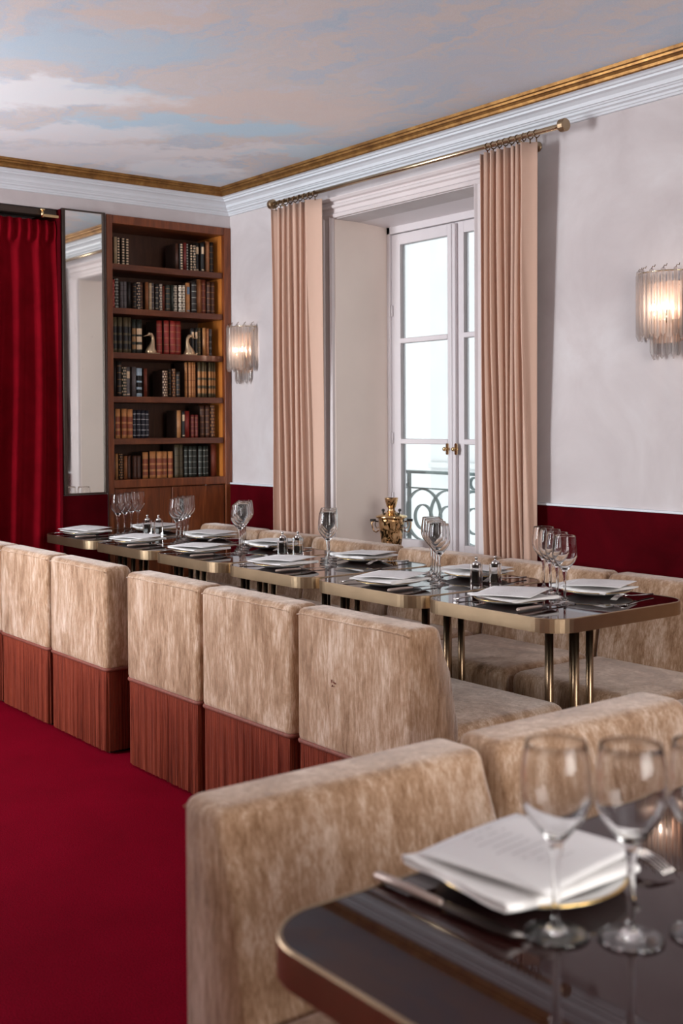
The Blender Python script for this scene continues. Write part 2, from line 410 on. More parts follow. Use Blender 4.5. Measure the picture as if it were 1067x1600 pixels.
b.box((-.40, OPY0-.05, 0), (-.36, OPY1+.05, OPZ+.1))     # back of the curtained recess
b.box((-.36, OPY1, 0), (-.12, OPY1+.04, OPZ+.1)); b.box((-.36, OPY0-.04, 0), (-.12, OPY0, OPZ+.1)); b.box((-.36, OPY0, OPZ), (-.12, OPY1, OPZ+.05))
struct(b, 'wall_bookcase_side', M['wall'])
b = MB()
for (y0, y1, z0, z1) in ((YE, SX0, 0, CZ), (SX0, SX1, 0, SZ0), (SX0, SX1, SZ1, CZ), (SX1, .1, 0, CZ)): b.box((XE, y0, z0), (XE+.1, y1, z1))
struct(b, 'wall_far_right', M['darkwall'])
b = MB()
FX0, FX1 = .08, 1.16
for (x0, x1, z0, z1) in ((-.1, FX0, 0, CZ), (FX0, FX1, 0, .9), (FX0, FX1, 2.5, CZ), (FX1, XE, 0, CZ)): b.box((x0, YE+.0, z0), (x1, YE+.1, z1))
b.box((FX0, YE+.28, .9), (FX0, YE+.28, .9))
struct(b, 'wall_behind', M['beigewall'])
# recess lining: painted jambs and soffit
b = MB()
b.box((OX0-.001, .0, SILL), (OX0+.004, .40, OZ1)); b.box((OX1-.004, .0, SILL), (OX1+.001, .40, OZ1))
struct(b, 'trim_1', M['reveal'])
b = MB(); b.prism([(0.0, 2.463), (.415, 2.436), (.415, 2.47), (0, 2.47)], OX0-.001, OX1+.001, frame=lambda x, y, z: Vector((z, x, y)))
struct(b, 'trim_2', M['winpaint'])
b = MB().box((OX0+.004, -.005, SILL-.03), (OX1-.004, .40, SILL), .004); struct(b, 'trim_3', M['reveal'])
# architrave with stepped mouldings and a small cornice head
b = MB()
prof = [(0, 0), (0, .018), (.012, .026), (.024, .018), (.06, .018), (.066, .026), (.074, .018), (.082, .030), (.096, .034), (.105, .022), (.105, 0)]
for s0, x in ((-1, OX0), (1, OX1)):
    b.prism(prof, .0, OZ1+.012, frame=lambda u, w, z, s0=s0, x=x: Vector((x+s0*u, -w, z)))
hp = [(0, 0), (0, .022), (.02, .03), (.03, .02), (.055, .02), (.062, .034), (.078, .036), (.085, .024), (.098, .024), (.104, .04), (.118, .05), (.124, .05), (.124, 0)]
b.prism(hp, OX0-.105, OX1+.105, frame=lambda u, w, z: Vector((z, -w, OZ1+.003+u*.82)))
struct(b, 'trim_4', M['architrave'])
# cornice: white mouldings then gilt strip, running round the corner
def run_profile(mb, prof):
    rows = []
    pp = prof + [prof[0]]
    for d, z in pp:
        rows.append([(XE, -d, z), (d, -d, z), (d, YE, z)])
    for r0, r1 in zip(rows, rows[1:]):
        for k in range(2):
            vs = [mb.bm.verts.new(p) for p in (r0[k], r0[k+1], r1[k+1], r1[k])]
            mb.face(vs, 0)
    return mb
cp = [(0, 2.616), (.012, 2.617), (.016, 2.624), (.022, 2.626), (.026, 2.634), (.040, 2.638), (.044, 2.646), (.052, 2.647), (.056, 2.652), (.064, 2.653), (.070, 2.666), (.086, 2.676), (.104, 2.680), (.106, 2.688), (.118, 2.689), (.124, 2.696), (.142, 2.698), (.142, 2.745), (0, 2.745)]
struct(run_profile(MB(), cp), 'trim_5', M['trim'])
gp = [(.140, 2.699), (.146, 2.697), (.150, 2.702), (.152, 2.712), (.158, 2.720), (.166, 2.722), (.168, 2.730), (.176, 2.733), (.178, 2.7449), (.140, 2.7449)]
struct(run_profile(MB(), gp), 'trim_6', M['gilt'])
# velvet wainscot and thin rail
b = MB()
for x0, x1 in ((0.001, OX0-.105), (OX1+.105, XE)): b.box((x0, -.016, 0), (x1, 0, 1.0), .003)
struct(b, 'trim_7', M['redvelvet'])
b = MB()
for x0, x1 in ((0.001, OX0-.106), (OX1+.106, XE)): b.box((x0, -.020, 1.0), (x1, 0, 1.010), .002)
struct(b, 'trim_8', M['trim'])
b = MB().box((0, -1.098, 0), (.016, -.83, .972), .003); struct(b, 'trim_9', M['redvelvet'])
b = MB().box((-.36, -1.106, 0), (.021, -1.0985, 2.54), .001); struct(b, 'trim_10', M['redvelvet'])

# ------------------------------------------------------------------ visible window (window_1)
def sash(parent, x0, x1, hinge_left):
    y0, y1 = .372, .412; z0, z1 = SILL+.012, 2.398
    L, R = (.072, .052) if hinge_left else (.066, .062)
    g0, g1 = x0+L, x1-R
    f = MB()
    f.box((x0, y0, z0), (g0, y1, z1), .003); f.box((g1, y0, z0), (x1, y1, z1), .003)
    f.box((g0, y0, 2.338), (g1, y1, z1), .003); f.box((g0, y0, z0), (g1, y1, .728), .003)
    o = f.build('window_sash', M['winpaint'], parent)
    for zc in (1.812, 1.262):
        MB().box((g0-.001, y0-.004, zc-.014), (g1+.001, y1-.006, zc+.014), .005).build('glazing_bar', M['winpaint'], o)
    for a, c in ((.728, 1.248), (1.276, 1.798), (1.826, 2.338)):
        MB().box((g0, .394, a), (g1, .398, c)).build('window_pane', M['pane'], o)
    h = MB()
    hx = x0+.01 if hinge_left else x1-.01
    for z in (.95, 1.28, 1.98): h.tube([(hx, .366, z-.03), (hx, .366, z+.03)], .006, 8)
    h.build('hinge', M['winpaint'], o)
    return o
w1 = bpy.data.objects.new('window_1', None); COL.objects.link(w1); w1.location = (0, 0, 0); w1['kind'] = 'structure'
b = MB()
b.box((OX0+.004, .36, SILL), (OX0+.03, .42, OZ1), .002); b.box((OX1-.03, .36, SILL), (OX1-.004, .42, OZ1), .002); b.box((OX0+.004, .36, 2.402), (OX1-.004, .42, OZ1-.0), .002)
b.box((OX0+.03, .375, SILL), (OX1-.03, .42, SILL+.012))
b.build('window_frame', M['winpaint'], w1)
MX = 1.574
sash(w1, OX0+.03, MX-.003, True); sash(w1, MX+.003, OX1-.03, False)
b = MB().box((MX-.026, .356, SILL+.02), (MX-.006, .374, 2.39), .005); b.box((MX+.0, .352, SILL+.02), (MX+.026, .374, 2.39), .006)
b.build('meeting_strip', M['winpaint'], w1)
def knob(parent, x):
    k = MB(); q = Matrix.Rotation(PI/2, 3, 'X')
    k.lathe([(.0, 0), (.009, 0), (.009, .004), (.004, .006), (.004, .018), (.009, .022), (.0115, .030), (.008, .037), (0, .038)], (x, .36, 1.225), 16, axis=q)
    pl = rrect(x-.009, 1.195, x+.009, 1.255, .008, 6)
    k.prism(pl, .348, .353, frame=lambda u, w, z: Vector((u, z, w)))
    return k.build('window_handle', M['polbrass'], parent)
knob(w1, MX-.036); knob(w1, MX+.030)

# unseen windows that light the room
def plain_window(name, c0, c1, axis):
    w = MB(); (a0, z0), (a1, z1) = c0, c1; mid = (a0+a1)/2; d0, d1 = axis[1]
    def bx(p0, q0, p1, q1):
        if axis[0] == 'x': w.box((d0, p0, q0), (d1, p1, q1), .003)
        else: w.box((p0, d0, q0), (p1, d1, q1), .003)
    t0 = .05
    bx(a0, z0, a0+t0, z1); bx(a1-t0, z0, a1, z1); bx(a0, z0, a1, z0+t0); bx(a0, z1-t0, a1, z1); bx(mid-.03, z0, mid+.03, z1)
    for k in (1, 2): z = z0+(z1-z0)*k/3; bx(a0, z-.012, a1, z+.012)
    return struct(w, name, M['winpaint'])
plain_window('window_2', (WY0, WZ0), (WY1, WZ1), ('x', (-.10, -.05)))
plain_window('window_3', (SX0, SZ0), (SX1, SZ1), ('x', (XE+.03, XE+.08)))
plain_window('window_4', (FX0, .9), (FX1, 2.5), ('y', (YE+.02, YE+.07)))

# ------------------------------------------------------------------ outside
b = MB()
for p in rrect(-1, -1, 1, 1, .5): pass
b.box((-1.52, 3.0, -4), (9, 3.4, 9)); b.box((-1.52, 2.965, .98), (9, 3.0, 1.03), .01)
for k in range(5): b.box((-1.1+k*2.2, 2.985, 3.4), (-.2+k*2.2, 3.0, 5.2))
o = b.build('neighbouring_house', M['stucco']); tag(o, 'pale grey stuccoed house wall with a thin ledge seen through the window', 'building')
b = MB(); b.box((-9, 3.9, -4), (-1.0, 4.3, 9)); b.box((-9, 3.87, 3.2), (-1.56, 3.9, 3.3))
for k in range(3): b.box((-8+k*2.2, 3.89, 3.6), (-7+k*2.2, 3.9, 5.2))
o = b.build('neighbouring_house', M['stuccow']); tag(o, 'bright white house wall set back behind the grey stuccoed one', 'building')
struct(MB().box((-9, .45, -4.1), (9, 3.9, -4)), 'ground', M['stucco'])
# window guard rail
rail = empty('window_railing', (1.05, .56, .60)); tag(rail, 'grey-green wrought iron window railing with interlaced rings outside the window', 'railing')
def RB(): return MB()
g = RB().box((-.09, -.02, .478), (1.2, .02, .495), .003); g.build('handrail', M['iron'], rail)
g = RB().box((-.09, -.006, .392), (1.2, .006, .400)); g.build('crossbar', M['iron'], rail)
g = RB().box((-.09, -.006, .088), (1.2, .006, .098)); g.build('crossbar', M['iron'], rail)
for x in (-.060, 1.15): [RB().box((x-.008, -.182, zz), (x+.008, -.006, zz+.015)).build('wall_bracket', M['iron'], rail) for zz in (.405, .12)]
for x in (-.055, 1.15): RB().box((x-.010, -.008, .06), (x+.010, .008, .478)).build('railing_post', M['iron'], rail)
def ring(cx, cz, r, w=.007, d=.02):
    g = MB(); n = 40
    rows = []
    for (rr, yy) in ((r-w, -d/2), (r, -d/2), (r, d/2), (r-w, d/2), (r-w, -d/2)):
        rows.append([(cx+rr*math.cos(2*PI*k/n), yy, cz+rr*math.sin(2*PI*k/n)) for k in range(n)])
    g.grid(rows, closed=True); return g.build('ring', M['iron'], rail)
for k in range(6):
    cx = .065+k*.205
    ring(cx, .247, .147); ring(cx, .235, .072)
    if k % 2 == 0 and k > 0: ring(cx, .437, .035)
ring(.065+.205*5, .437, .035)

# ------------------------------------------------------------------ curtains of the window
def pleated(name, parent, mat, fx, ztop, zbot, n_u=160, n_v=26, loc=(0, 0, 0), solid=.003):
    g = MB(); rows = []
    for j in range(n_v+1):
        v = j/n_v; z = ztop+(zbot-ztop)*v
        rows.append([fx(i/n_u, v)+(z,) for i in range(n_u+1)])
    g.grid(rows); return g.build(name, mat, parent, solid=solid, loc=loc)
def curtain(x0, x1, seed, npl, flat_from, lean):
    rnd = random.Random(seed); ph = [rnd.uniform(-.5, .5) for _ in range(12)]; am = [rnd.uniform(.75, 1.2) for _ in range(30)]
    def fx(u, v):
        xl = x0+lean*v*v
        if u < flat_from:
            w = u/flat_from; a = w*npl*2*PI
            k = am[int(w*npl) % 30]
            amp = (.032+.008*min(1, v*3))*k*(1+.15*math.sin(3*v+ph[int(w*npl) % 12]*4))
            yc = -.112+.044*min(1, v*2)
            xl -= .92*(yc+.112)
            y = yc-amp*math.cos(a)+.006*math.sin(7*v+9*w)
            x = xl+(x1-x0)*w*flat_from*.98+.010*math.sin(2*a)*-1+.004*math.sin(5*v+ph[2]*6+w*6)
        else:
            w = (u-flat_from)/(1-flat_from)
            yc = -.112+.044*min(1, v*2)
            xl -= .92*(yc+.112)
            y = yc-.040+.055*w+.008*math.sin(w*3.1+v*2)
            x = xl+(x1-x0-lean*v*v)*(flat_from*.98+(1-flat_from*.98)*w)
        return (x, y)
    return fx
cL = empty('window_curtain', (0, 0, 0)); tag(cL, 'narrower dusty pink linen curtain left of the window, nearer the bookcase', 'curtain', 'pink linen window curtains')
pleated('curtain_cloth', cL, M['linen'], curtain(.655, 1.06, 3, 6, .82, .03), 2.548, .04)
cR = empty('window_curtain', (0, 0, 0)); tag(cR, 'dusty pink linen curtain right of the window, hiding part of the right sash', 'curtain', 'pink linen window curtains')
pleated('curtain_cloth', cR, M['linen'], curtain(2.285, 2.585, 8, 7, .86, .05), 2.548, .04)
rod = empty('curtain_rod', (0, 0, 0)); tag(rod, 'long thin satin brass curtain rod with round end caps above the window', 'curtain rod')
MB().tube([(.64, -.12, 2.582), (2.74, -.12, 2.580)], .0115, 14).build('pole', M['brassrod'], rod)
qx = Matrix.Rotation(PI/2, 3, 'Y')
for x in (.615, 2.735): MB().lathe([(0, 0), (.026, 0), (.027, .004), (.027, .026), (.024, .030), (0, .030)], (x, -.12, 2.581), 24, axis=qx, smooth=False).build('finial', M['brass'], rod)
for x in (.72, 2.50):
    g = MB().tube([(x, -.12, 2.565), (x, -.09, 2.556), (x, -.0, 2.556)], .006, 8); g.lathe([(.0, 0), (.022, 0), (.022, .006), (0, .006)], (x, 0, 2.556), 16, axis=Matrix.Rotation(PI/2, 3, 'X')); g.build('bracket', M['brass'], rod)
def ringmesh():
    g = MB(); n = 20
    g.tube([(0, .0155*math.cos(2*PI*k/n), .0155*math.sin(2*PI*k/n)) for k in range(n)], .0028, 6, closed=True)
    g.tube([(0, 0, -.0155), (0, .0, -.034)], .003, 6); return g
for cc, x0, x1 in ((cL, .665, 1.03), (cR, 2.31, 2.60)):
    first = None
    for k in range(9):
        x = x0+(x1-x0)*k/8
        if first is None: first = ringmesh().build('curtain_ring', M['brassdark'], cc); first.location = (x, -.12, 2.576)
        else:
            r = first.copy(); COL.objects.link(r); r.location = (x, -.12, 2.576)
            r.rotation_euler = (0, 0, random.uniform(-.25, .25))

# ------------------------------------------------------------------ red curtain
rc = empty('door_curtain', (0, 0, 0)); tag(rc, 'deep red velvet curtain with gathered heading hanging left of the mirror', 'curtain')
rnd = random.Random(4)
def red(u, v):
    y = -1.112-1.2*u
    a = u*10*2*PI
    cl = .5+.5*math.sin(u*37+1.3)
    if v < .045: amp = .014; a2 = a*2.2
    else:
        amp = .016+.026*min(1, (v-.045)*3)*(.8+.4*math.sin(u*21+2)); a2 = a*(1)
    drift = .012*math.sin(v*4+u*9)
    x = -.038+amp*math.cos(a2+.9*math.sin(v*3+u*5))
    if v < .045: x += .012*math.sin(v/.045*PI)
    return (x, y+drift)
pleated('curtain_cloth', rc, M['redcurtain'], red, 2.478, .02, 420, 70)
g = MB().box((-.085, OPY0+.01, 2.500), (-.005, OPY1-.01, 2.536), .003); g.build('curtain_track', M['darkmetal'], rc)
g = MB()
for k in range(3):
    y = -1.20-k*.5; g.tube([(.012, y, 2.53), (.012, y, 2.485)], .008, 10); g.lathe([(0, 0), (.014, 0), (.014, .008), (0, .008)], (.012, y, 2.522), 14)
g.box((.004, -1.20, 2.488), (.018, -1.108, 2.504), .002)
g.build('curtain_hook', M['polbrass'], rc)
# ------------------------------------------------------------------ mirror
mir = empty('wall_mirror', (0, -.965, .98)); tag(mir, 'tall narrow antique mirror panel between the red curtain and the bookcase', 'mirror')
b = MB()
b.box((.0, -.128, -.005), (.022, -.108, 1.568), .002); b.box((.0, .118, -.005), (.022, .132, 1.568), .002)
b.box((.0, -.108, 1.560), (.018, .118, 1.568), .001); b.box((.0, -.108, -.005), (.020, .118, .004), .001)
b.build('mirror_frame', M['darkmetal'], mir)
MB().box((.003, -.108, .004), (.010, .118, 1.560)).build('mirror_glass', M['mirror'], mir)

# ------------------------------------------------------------------ bookcase
bc = empty('bookcase', (0, -.41, 0)); tag(bc, 'tall built-in mahogany bookcase filled with old leather books', 'bookcase')
Y0, Y1 = -.412, .408
b = MB()
b.box((-.02, Y0, 0), (.012, Y0+.036, 2.545), .003); b.box((-.02, Y1-.046, 0), (.012, Y1, 2.545), .003)
b.box((-.02, Y0+.036, 2.498), (.010, Y1-.046, 2.545), .003); b.box((-.02, Y0+.036, 1.002), (.010, Y1-.046, 1.048), .003)
b.box((-.02, Y0+.036, 0), (.008, Y1-.046, .07), .003)
b.build('face_frame', M['wood'], bc)
MB().box((-.30, Y0+.0, 0), (-.02, Y0+.030, 2.54)).build('side_panel', M['wood'], bc)
MB().box((-.30, Y1-.048, 1.03), (-.02, Y1-.010, 2.54)).build('side_panel', M['woodin'], bc)
MB().box((-.32, Y0, 0), (-.30, Y1, 2.54)).build('backboard', M['woodback'], bc)
MB().box((-.30, Y0+.03, 2.50), (-.02, Y1-.048, 2.54)).build('top_panel', M['wood'], bc)
MB().box((-.30, Y0+.03, 1.006), (-.02, Y1-.048, 1.048)).build('shelf', M['woodh'], bc)
ZS = [2.274, 2.025, 1.773, 1.523, 1.283]
for z in ZS: MB().box((-.30, Y0+.036, z-.034), (-.004, Y1-.052, z), .002).build('shelf', M['woodh'], bc)
for y0, y1 in ((Y0+.042, -.006), (-.002, Y1-.052)):
    d = MB(); d.box((-.018, y0, .075), (.0, y1, .998), .003)
    d.box((-.004, y0+.0, .075), (.005, y0+.03, .998), .002)
    o = d.build('cupboard_door', M['wood'], bc)

BK = {1: [(-.741, -.721, 2.433), (-.719, -.698, 2.433), (-.694, -.671, 2.432), (-.669, -.646, 2.43), (-.336, -.316, 2.433), (-.315, -.293, 2.433), (-.291, -.267, 2.44), (-.266, -.247, 2.439), (-.246, -.227, 2.432), (-.226, -.204, 2.432), (-.201, -.174, 2.45), (-.172, -.145, 2.451), (-.136, -.107, 2.463), (-.102, -.068, 2.463)],
2: [(-.761, -.738, 2.19), (-.735, -.706, 2.2), (-.704, -.685, 2.181), (-.683, -.66, 2.183), (-.655, -.627, 2.184), (-.624, -.602, 2.179), (-.601, -.577, 2.186), (-.576, -.551, 2.188), (-.542, -.52, 2.19), (-.519, -.5, 2.186), (-.499, -.48, 2.189), (-.476, -.454, 2.184), (-.452, -.432, 2.185), (-.431, -.413, 2.175), (-.409, -.377, 2.183), (-.375, -.353, 2.184), (-.35, -.327, 2.184), (-.325, -.305, 2.185), (-.303, -.281, 2.186), (-.271, -.24, 2.206), (-.236, -.201, 2.219), (-.199, -.166, 2.23), (-.164, -.131, 2.232), (-.129, -.103, 2.222), (-.101, -.07, 2.222)],
3: [(-.761, -.749, 1.978), (-.747, -.719, 1.978), (-.718, -.689, 1.978), (-.688, -.656, 1.978), (-.655, -.631, 1.978), (-.63, -.605, 1.969), (-.604, -.569, 1.969), (-.466, -.429, 1.972), (-.421, -.385, 1.974), (-.383, -.345, 1.974), (-.343, -.3, 1.974), (-.24, -.217, 1.937), (-.215, -.192, 1.938), (-.191, -.166, 1.942), (-.163, -.141, 1.942), (-.14, -.119, 1.94), (-.116, -.087, 1.937)],
4: [(-.761, -.751, 1.726), (-.75, -.731, 1.726), (-.73, -.701, 1.725), (-.7, -.67, 1.694), (-.669, -.638, 1.694), (-.636, -.608, 1.695), (-.606, -.586, 1.689), (-.585, -.561, 1.689), (-.558, -.536, 1.688), (-.437, -.403, 1.679), (-.391, -.374, 1.69), (-.371, -.346, 1.692), (-.345, -.321, 1.674), (-.279, -.261, 1.732), (-.26, -.244, 1.733), (-.243, -.227, 1.733), (-.226, -.202, 1.734), (-.199, -.177, 1.735), (-.174, -.151, 1.736), (-.149, -.127, 1.736), (-.125, -.107, 1.736), (-.105, -.086, 1.736), (-.082, -.062, 1.736)],
5: [(-.761, -.74, 1.449), (-.738, -.704, 1.453), (-.703, -.669, 1.453), (-.668, -.633, 1.451), (-.631, -.605, 1.445), (-.604, -.578, 1.446), (-.576, -.549, 1.445), (-.547, -.518, 1.444), (-.343, -.314, 1.445), (-.313, -.288, 1.442), (-.286, -.247, 1.442), (-.246, -.221, 1.42), (-.22, -.195, 1.419), (-.178, -.146, 1.474), (-.144, -.112, 1.475), (-.11, -.074, 1.478)],
6: [(-.762, -.742, 1.197), (-.741, -.722, 1.196), (-.72, -.693, 1.197), (-.691, -.669, 1.182), (-.666, -.638, 1.183), (-.636, -.612, 1.183), (-.61, -.58, 1.182), (-.566, -.529, 1.201), (-.522, -.48, 1.205), (-.479, -.442, 1.204), (-.44, -.404, 1.203), (-.402, -.367, 1.203), (-.359, -.329, 1.242), (-.326, -.295, 1.242), (-.293, -.267, 1.232), (-.265, -.24, 1.232), (-.238, -.2, 1.231), (-.198, -.172, 1.231), (-.17, -.148, 1.23), (-.146, -.12, 1.231), (-.109, -.068, 1.243)]}
# colour words: (name, spine rgb, ornament rgb, pattern)
CC = {'cream': (150, 128, 100), 'creamblack': (30, 26, 24), 'brown': (62, 34, 22), 'dark': (26, 20, 17), 'maroon': (90, 28, 24), 'gold': (40, 34, 28), 'tanbrown': (120, 74, 42), 'red': (118, 32, 25), 'grey': (80, 74, 74), 'green': (32, 36, 30), 'white': (190, 178, 160), 'orange': (160, 108, 64), 'navy': (28, 28, 38), 'pale': (150, 168, 180), 'olive': (72, 62, 42), 'rust': (96, 42, 26), 'tan': (150, 104, 64), 'black': (22, 22, 22)}
ORN = {'g': (150, 104, 60), 'c': (185, 160, 130), 'b': (22, 20, 20), 'r': (120, 60, 36), 's': (150, 150, 140), 'l': (90, 110, 130), 'n': None, 't': (120, 88, 54)}
PW = {'p': 'plain', 'h': 'banded', 'd': 'dotted', 'x': 'lattice-patterned', 'l': 'labelled', 't': 'two-tone'}
CW = {'cream': 'cream', 'creamblack': 'black and cream', 'brown': 'dark brown', 'dark': 'near-black', 'maroon': 'maroon', 'gold': 'black and gold', 'tanbrown': 'mid brown', 'red': 'bright red', 'grey': 'grey', 'green': 'dark green', 'white': 'off-white', 'orange': 'orange-tan', 'navy': 'navy', 'pale': 'pale blue-grey', 'olive': 'olive', 'rust': 'rust brown', 'tan': 'tan', 'black': 'black'}
BS = {1: 'cream:n:p creamblack:c:d creamblack:c:d creamblack:c:d brown:n:p creamblack:c:d maroon:n:p dark:s:d gold:c:d gold:c:x black:c:l black:c:l tanbrown:t:h dark:t:h',
2: 'red:g:h creamblack:s:x grey:b:h grey:b:h dark:n:p dark:g:h navy:c:x brown:g:h tanbrown:n:p cream:s:h grey:c:h creamblack:c:h grey:c:x rust:n:p green:g:h green:n:p white:b:x white:b:x white:b:x orange:l:l dark:s:h tanbrown:n:p rust:g:h brown:g:h brown:g:h',
3: 'olive:b:t olive:b:t olive:b:t olive:b:t olive:b:t green:t:t green:c:t red:g:h red:g:h red:g:h red:g:h black:c:l black:c:l olive:g:h tan:n:p tanbrown:g:h grey:b:t',
4: 'brown:n:p dark:n:p dark:g:h green:c:x grey:c:l grey:n:p pale:b:t pale:b:t rust:n:p brown:c:x dark:g:h brown:g:x dark:g:h orange:r:h orange:r:h orange:r:h orange:r:h olive:g:t olive:g:t olive:g:t olive:g:t olive:g:t olive:g:t',
5: 'dark:n:p orange:r:t orange:r:t orange:r:t navy:n:h navy:n:h navy:n:h navy:n:h tan:n:p black:c:l red:n:p maroon:g:h maroon:g:h brown:g:h brown:g:h brown:g:x',
6: 'brown:n:p tan:n:p dark:g:x tanbrown:n:p brown:b:h brown:b:h brown:b:h orange:r:t orange:r:t orange:r:t orange:r:t orange:r:t olive:b:h olive:b:h green:s:h green:s:h green:s:h green:s:h green:s:h green:s:h rust:n:p'}
_bm = {}
def bmat(key, rgb):
    if key not in _bm:
        cl = tuple(min(1, q*1.5) for q in lin(*rgb)[:3])+(1,); _bm[key] = simple('leather_'+key, cl, .5, 0, .22, 25, .15, 120)
    return _bm[key]
ORDN = ['first', 'second', 'third', 'fourth', 'fifth', 'sixth', 'seventh', 'eighth', 'ninth', 'tenth', 'eleventh', 'twelfth', 'thirteenth', 'fourteenth', 'fifteenth', 'sixteenth', 'seventeenth', 'eighteenth', 'nineteenth', 'twentieth']
SHN = {1: 'top', 2: 'second', 3: 'third', 4: 'fourth', 5: 'fifth', 6: 'bottom'}
FLOORZ = {1: 2.274, 2: 2.025, 3: 1.773, 4: 1.523, 5: 1.283, 6: 1.048}
def book(y0, y1, ztop, zb, key, orn, pat, depth, front):
    """closed book standing spine out towards +x"""
    w = y1-y0-.0015; h = ztop-zb; yc = 0
    base = bmat(key, CC[key]); om = bmat('ornament_'+orn, ORN[orn]) if ORN[orn] else base
    g = MB(); mi0 = g.mi(base); mi1 = g.mi(om); mp_ = g.mi(M['paper'])
    # levels
    zs = [0]; mats = []
    def lv(z, m_): zs.append(z*h); mats.append(m_)
    if pat == 'p': lv(.5, 0); lv(1, 0)
    elif pat == 'h':
        for k in range(5): lv(.10+k*.19, 0); lv(.112+k*.19, 1)
        lv(1, 0)
    elif pat == 'l': lv(.06, 0); lv(.10, 1); lv(.62, 0); lv(.86, 1); lv(1, 0)
    elif pat == 't': lv(.12, 0); lv(.26, 1); lv(.34, 0); lv(.50, 1); lv(.56, 0); lv(.74, 1); lv(1, 0)
    else:
        k = .04
        while k < .96: lv(k, 0); lv(min(k+.055, .98), 1); k += .10
        lv(1, 0)
    n = 6; hw = w/2
    sec = [(-hw, front-.012)]+[(-hw+w*k/n, front-.012+.012*math.sin(PI*k/n)**.7) for k in range(1, n)]+[(hw, front-.012)]
    rows = [[(x, y, z) for (y, x) in sec] for z in zs]
    R = [[g.bm.verts.new(p) for p in r] for r in rows]
    for j in range(len(R)-1):
        for k in range(n):
            mm = mats[j]
            if mm == 1 and pat in ('d', 'x') and ((k in (0, n-1)) if pat == 'd' else ((k+j//2) % 2 == 0)): mm = 0
            if mm == 1 and pat == 'l' and k in (0, n-1): mm = 0
            g.face([R[j][k], R[j][k+1], R[j+1][k+1], R[j+1][k]], mm, True)
    # spine cap top and bottom
    for r_, fl in ((R[0], True), (R[-1], False)):
        vs = r_ if not fl else r_[::-1]; g.face(list(vs), 0)
    # boards and page block
    tb = min(.003, w*.2)
    bd = bmat('cover_board', (40, 26, 20))
    g.box((front-depth, -hw, 0), (front-.012, -hw+tb, h), mat=bd); g.box((front-depth, hw-tb, 0), (front-.012, hw, h), mat=bd)
    g.box((front-depth+.004, -hw+tb, .003), (front-.014, hw-tb, h-.004), mat=M['paper'])
    o = g.build('book', None)
    return o
for sh in range(1, 7):
    specs = BS[sh].split(); row = BK[sh]
    for k, ((y0, y1, zt), sp) in enumerate(zip(row, specs)):
        key, orn, pat = sp.split(':')
        fr = -.045-(.012 if k % 3 == 1 else 0)-random.uniform(0, .01)
        if y0 < -.75: fr = -.05
        o = book(y0, y1, zt, FLOORZ[sh], key, orn, pat, .13+random.uniform(0, .02), 0)
        lean = 0
        if sh == 4 and 13 <= k <= 16: lean = 0.0
        o.location = (fr, (y0+y1)/2, FLOORZ[sh]+.0003)
        pos = ('leftmost' if k == 0 else 'rightmost' if k == len(row)-1 else (ORDN[k]+' from the left' if k < len(row)/2 else ORDN[len(row)-1-k]+' from the right'))
        extra = ''
        lab = f"{PW[pat]} {CW[key]} leather book, {pos} on the {SHN[sh]} bookcase shelf"
        tag(o, lab, 'book', f"old books on the {SHN[sh]} bookcase shelf")
# goose-head bookends
def goose(y, sgn, label, z=1.773):
    r = empty('bird_bookend', (-.05, y, z)); tag(r, label, 'bookend', 'brass bird bookends')
    g = MB()
    pts = [(0, 0, .0), (0, 0, .018), (0, -sgn*.003, .035), (0, -sgn*.010, .055), (0, -sgn*.014, .080), (0, -sgn*.012, .100), (0, -sgn*.002, .114), (0, sgn*.010, .116), (0, sgn*.018, .110)]
    rad = [.036, .033, .024, .015, .010, .0095, .0105, .0115, .007]
    g.tube([(a, b_+sgn*.004, c_) for a, b_, c_ in pts], rad, 14); g.build('neck', M['goose'], r)
    g = MB(); g.tube([(0, sgn*.018, .111), (0, sgn*.032, .106), (0, sgn*.052, .101)], [.0075, .005, .0015], 10, flat=.7); g.build('beak', M['goose'], r)
    MB().box((-.035, -.038, 0.0), (.035, .038, .006), .002).build('base', M['goose'], r)
M['goose'] = simple('antique_cream_brass', (.55, .40, .25, 1), .3, .75, .1, 20)
goose(-.512, -1, 'pale brass bird-head bookend facing left, left of the red books')
goose(-.262, 1, 'pale brass bird-head bookend facing right, right of the red books')

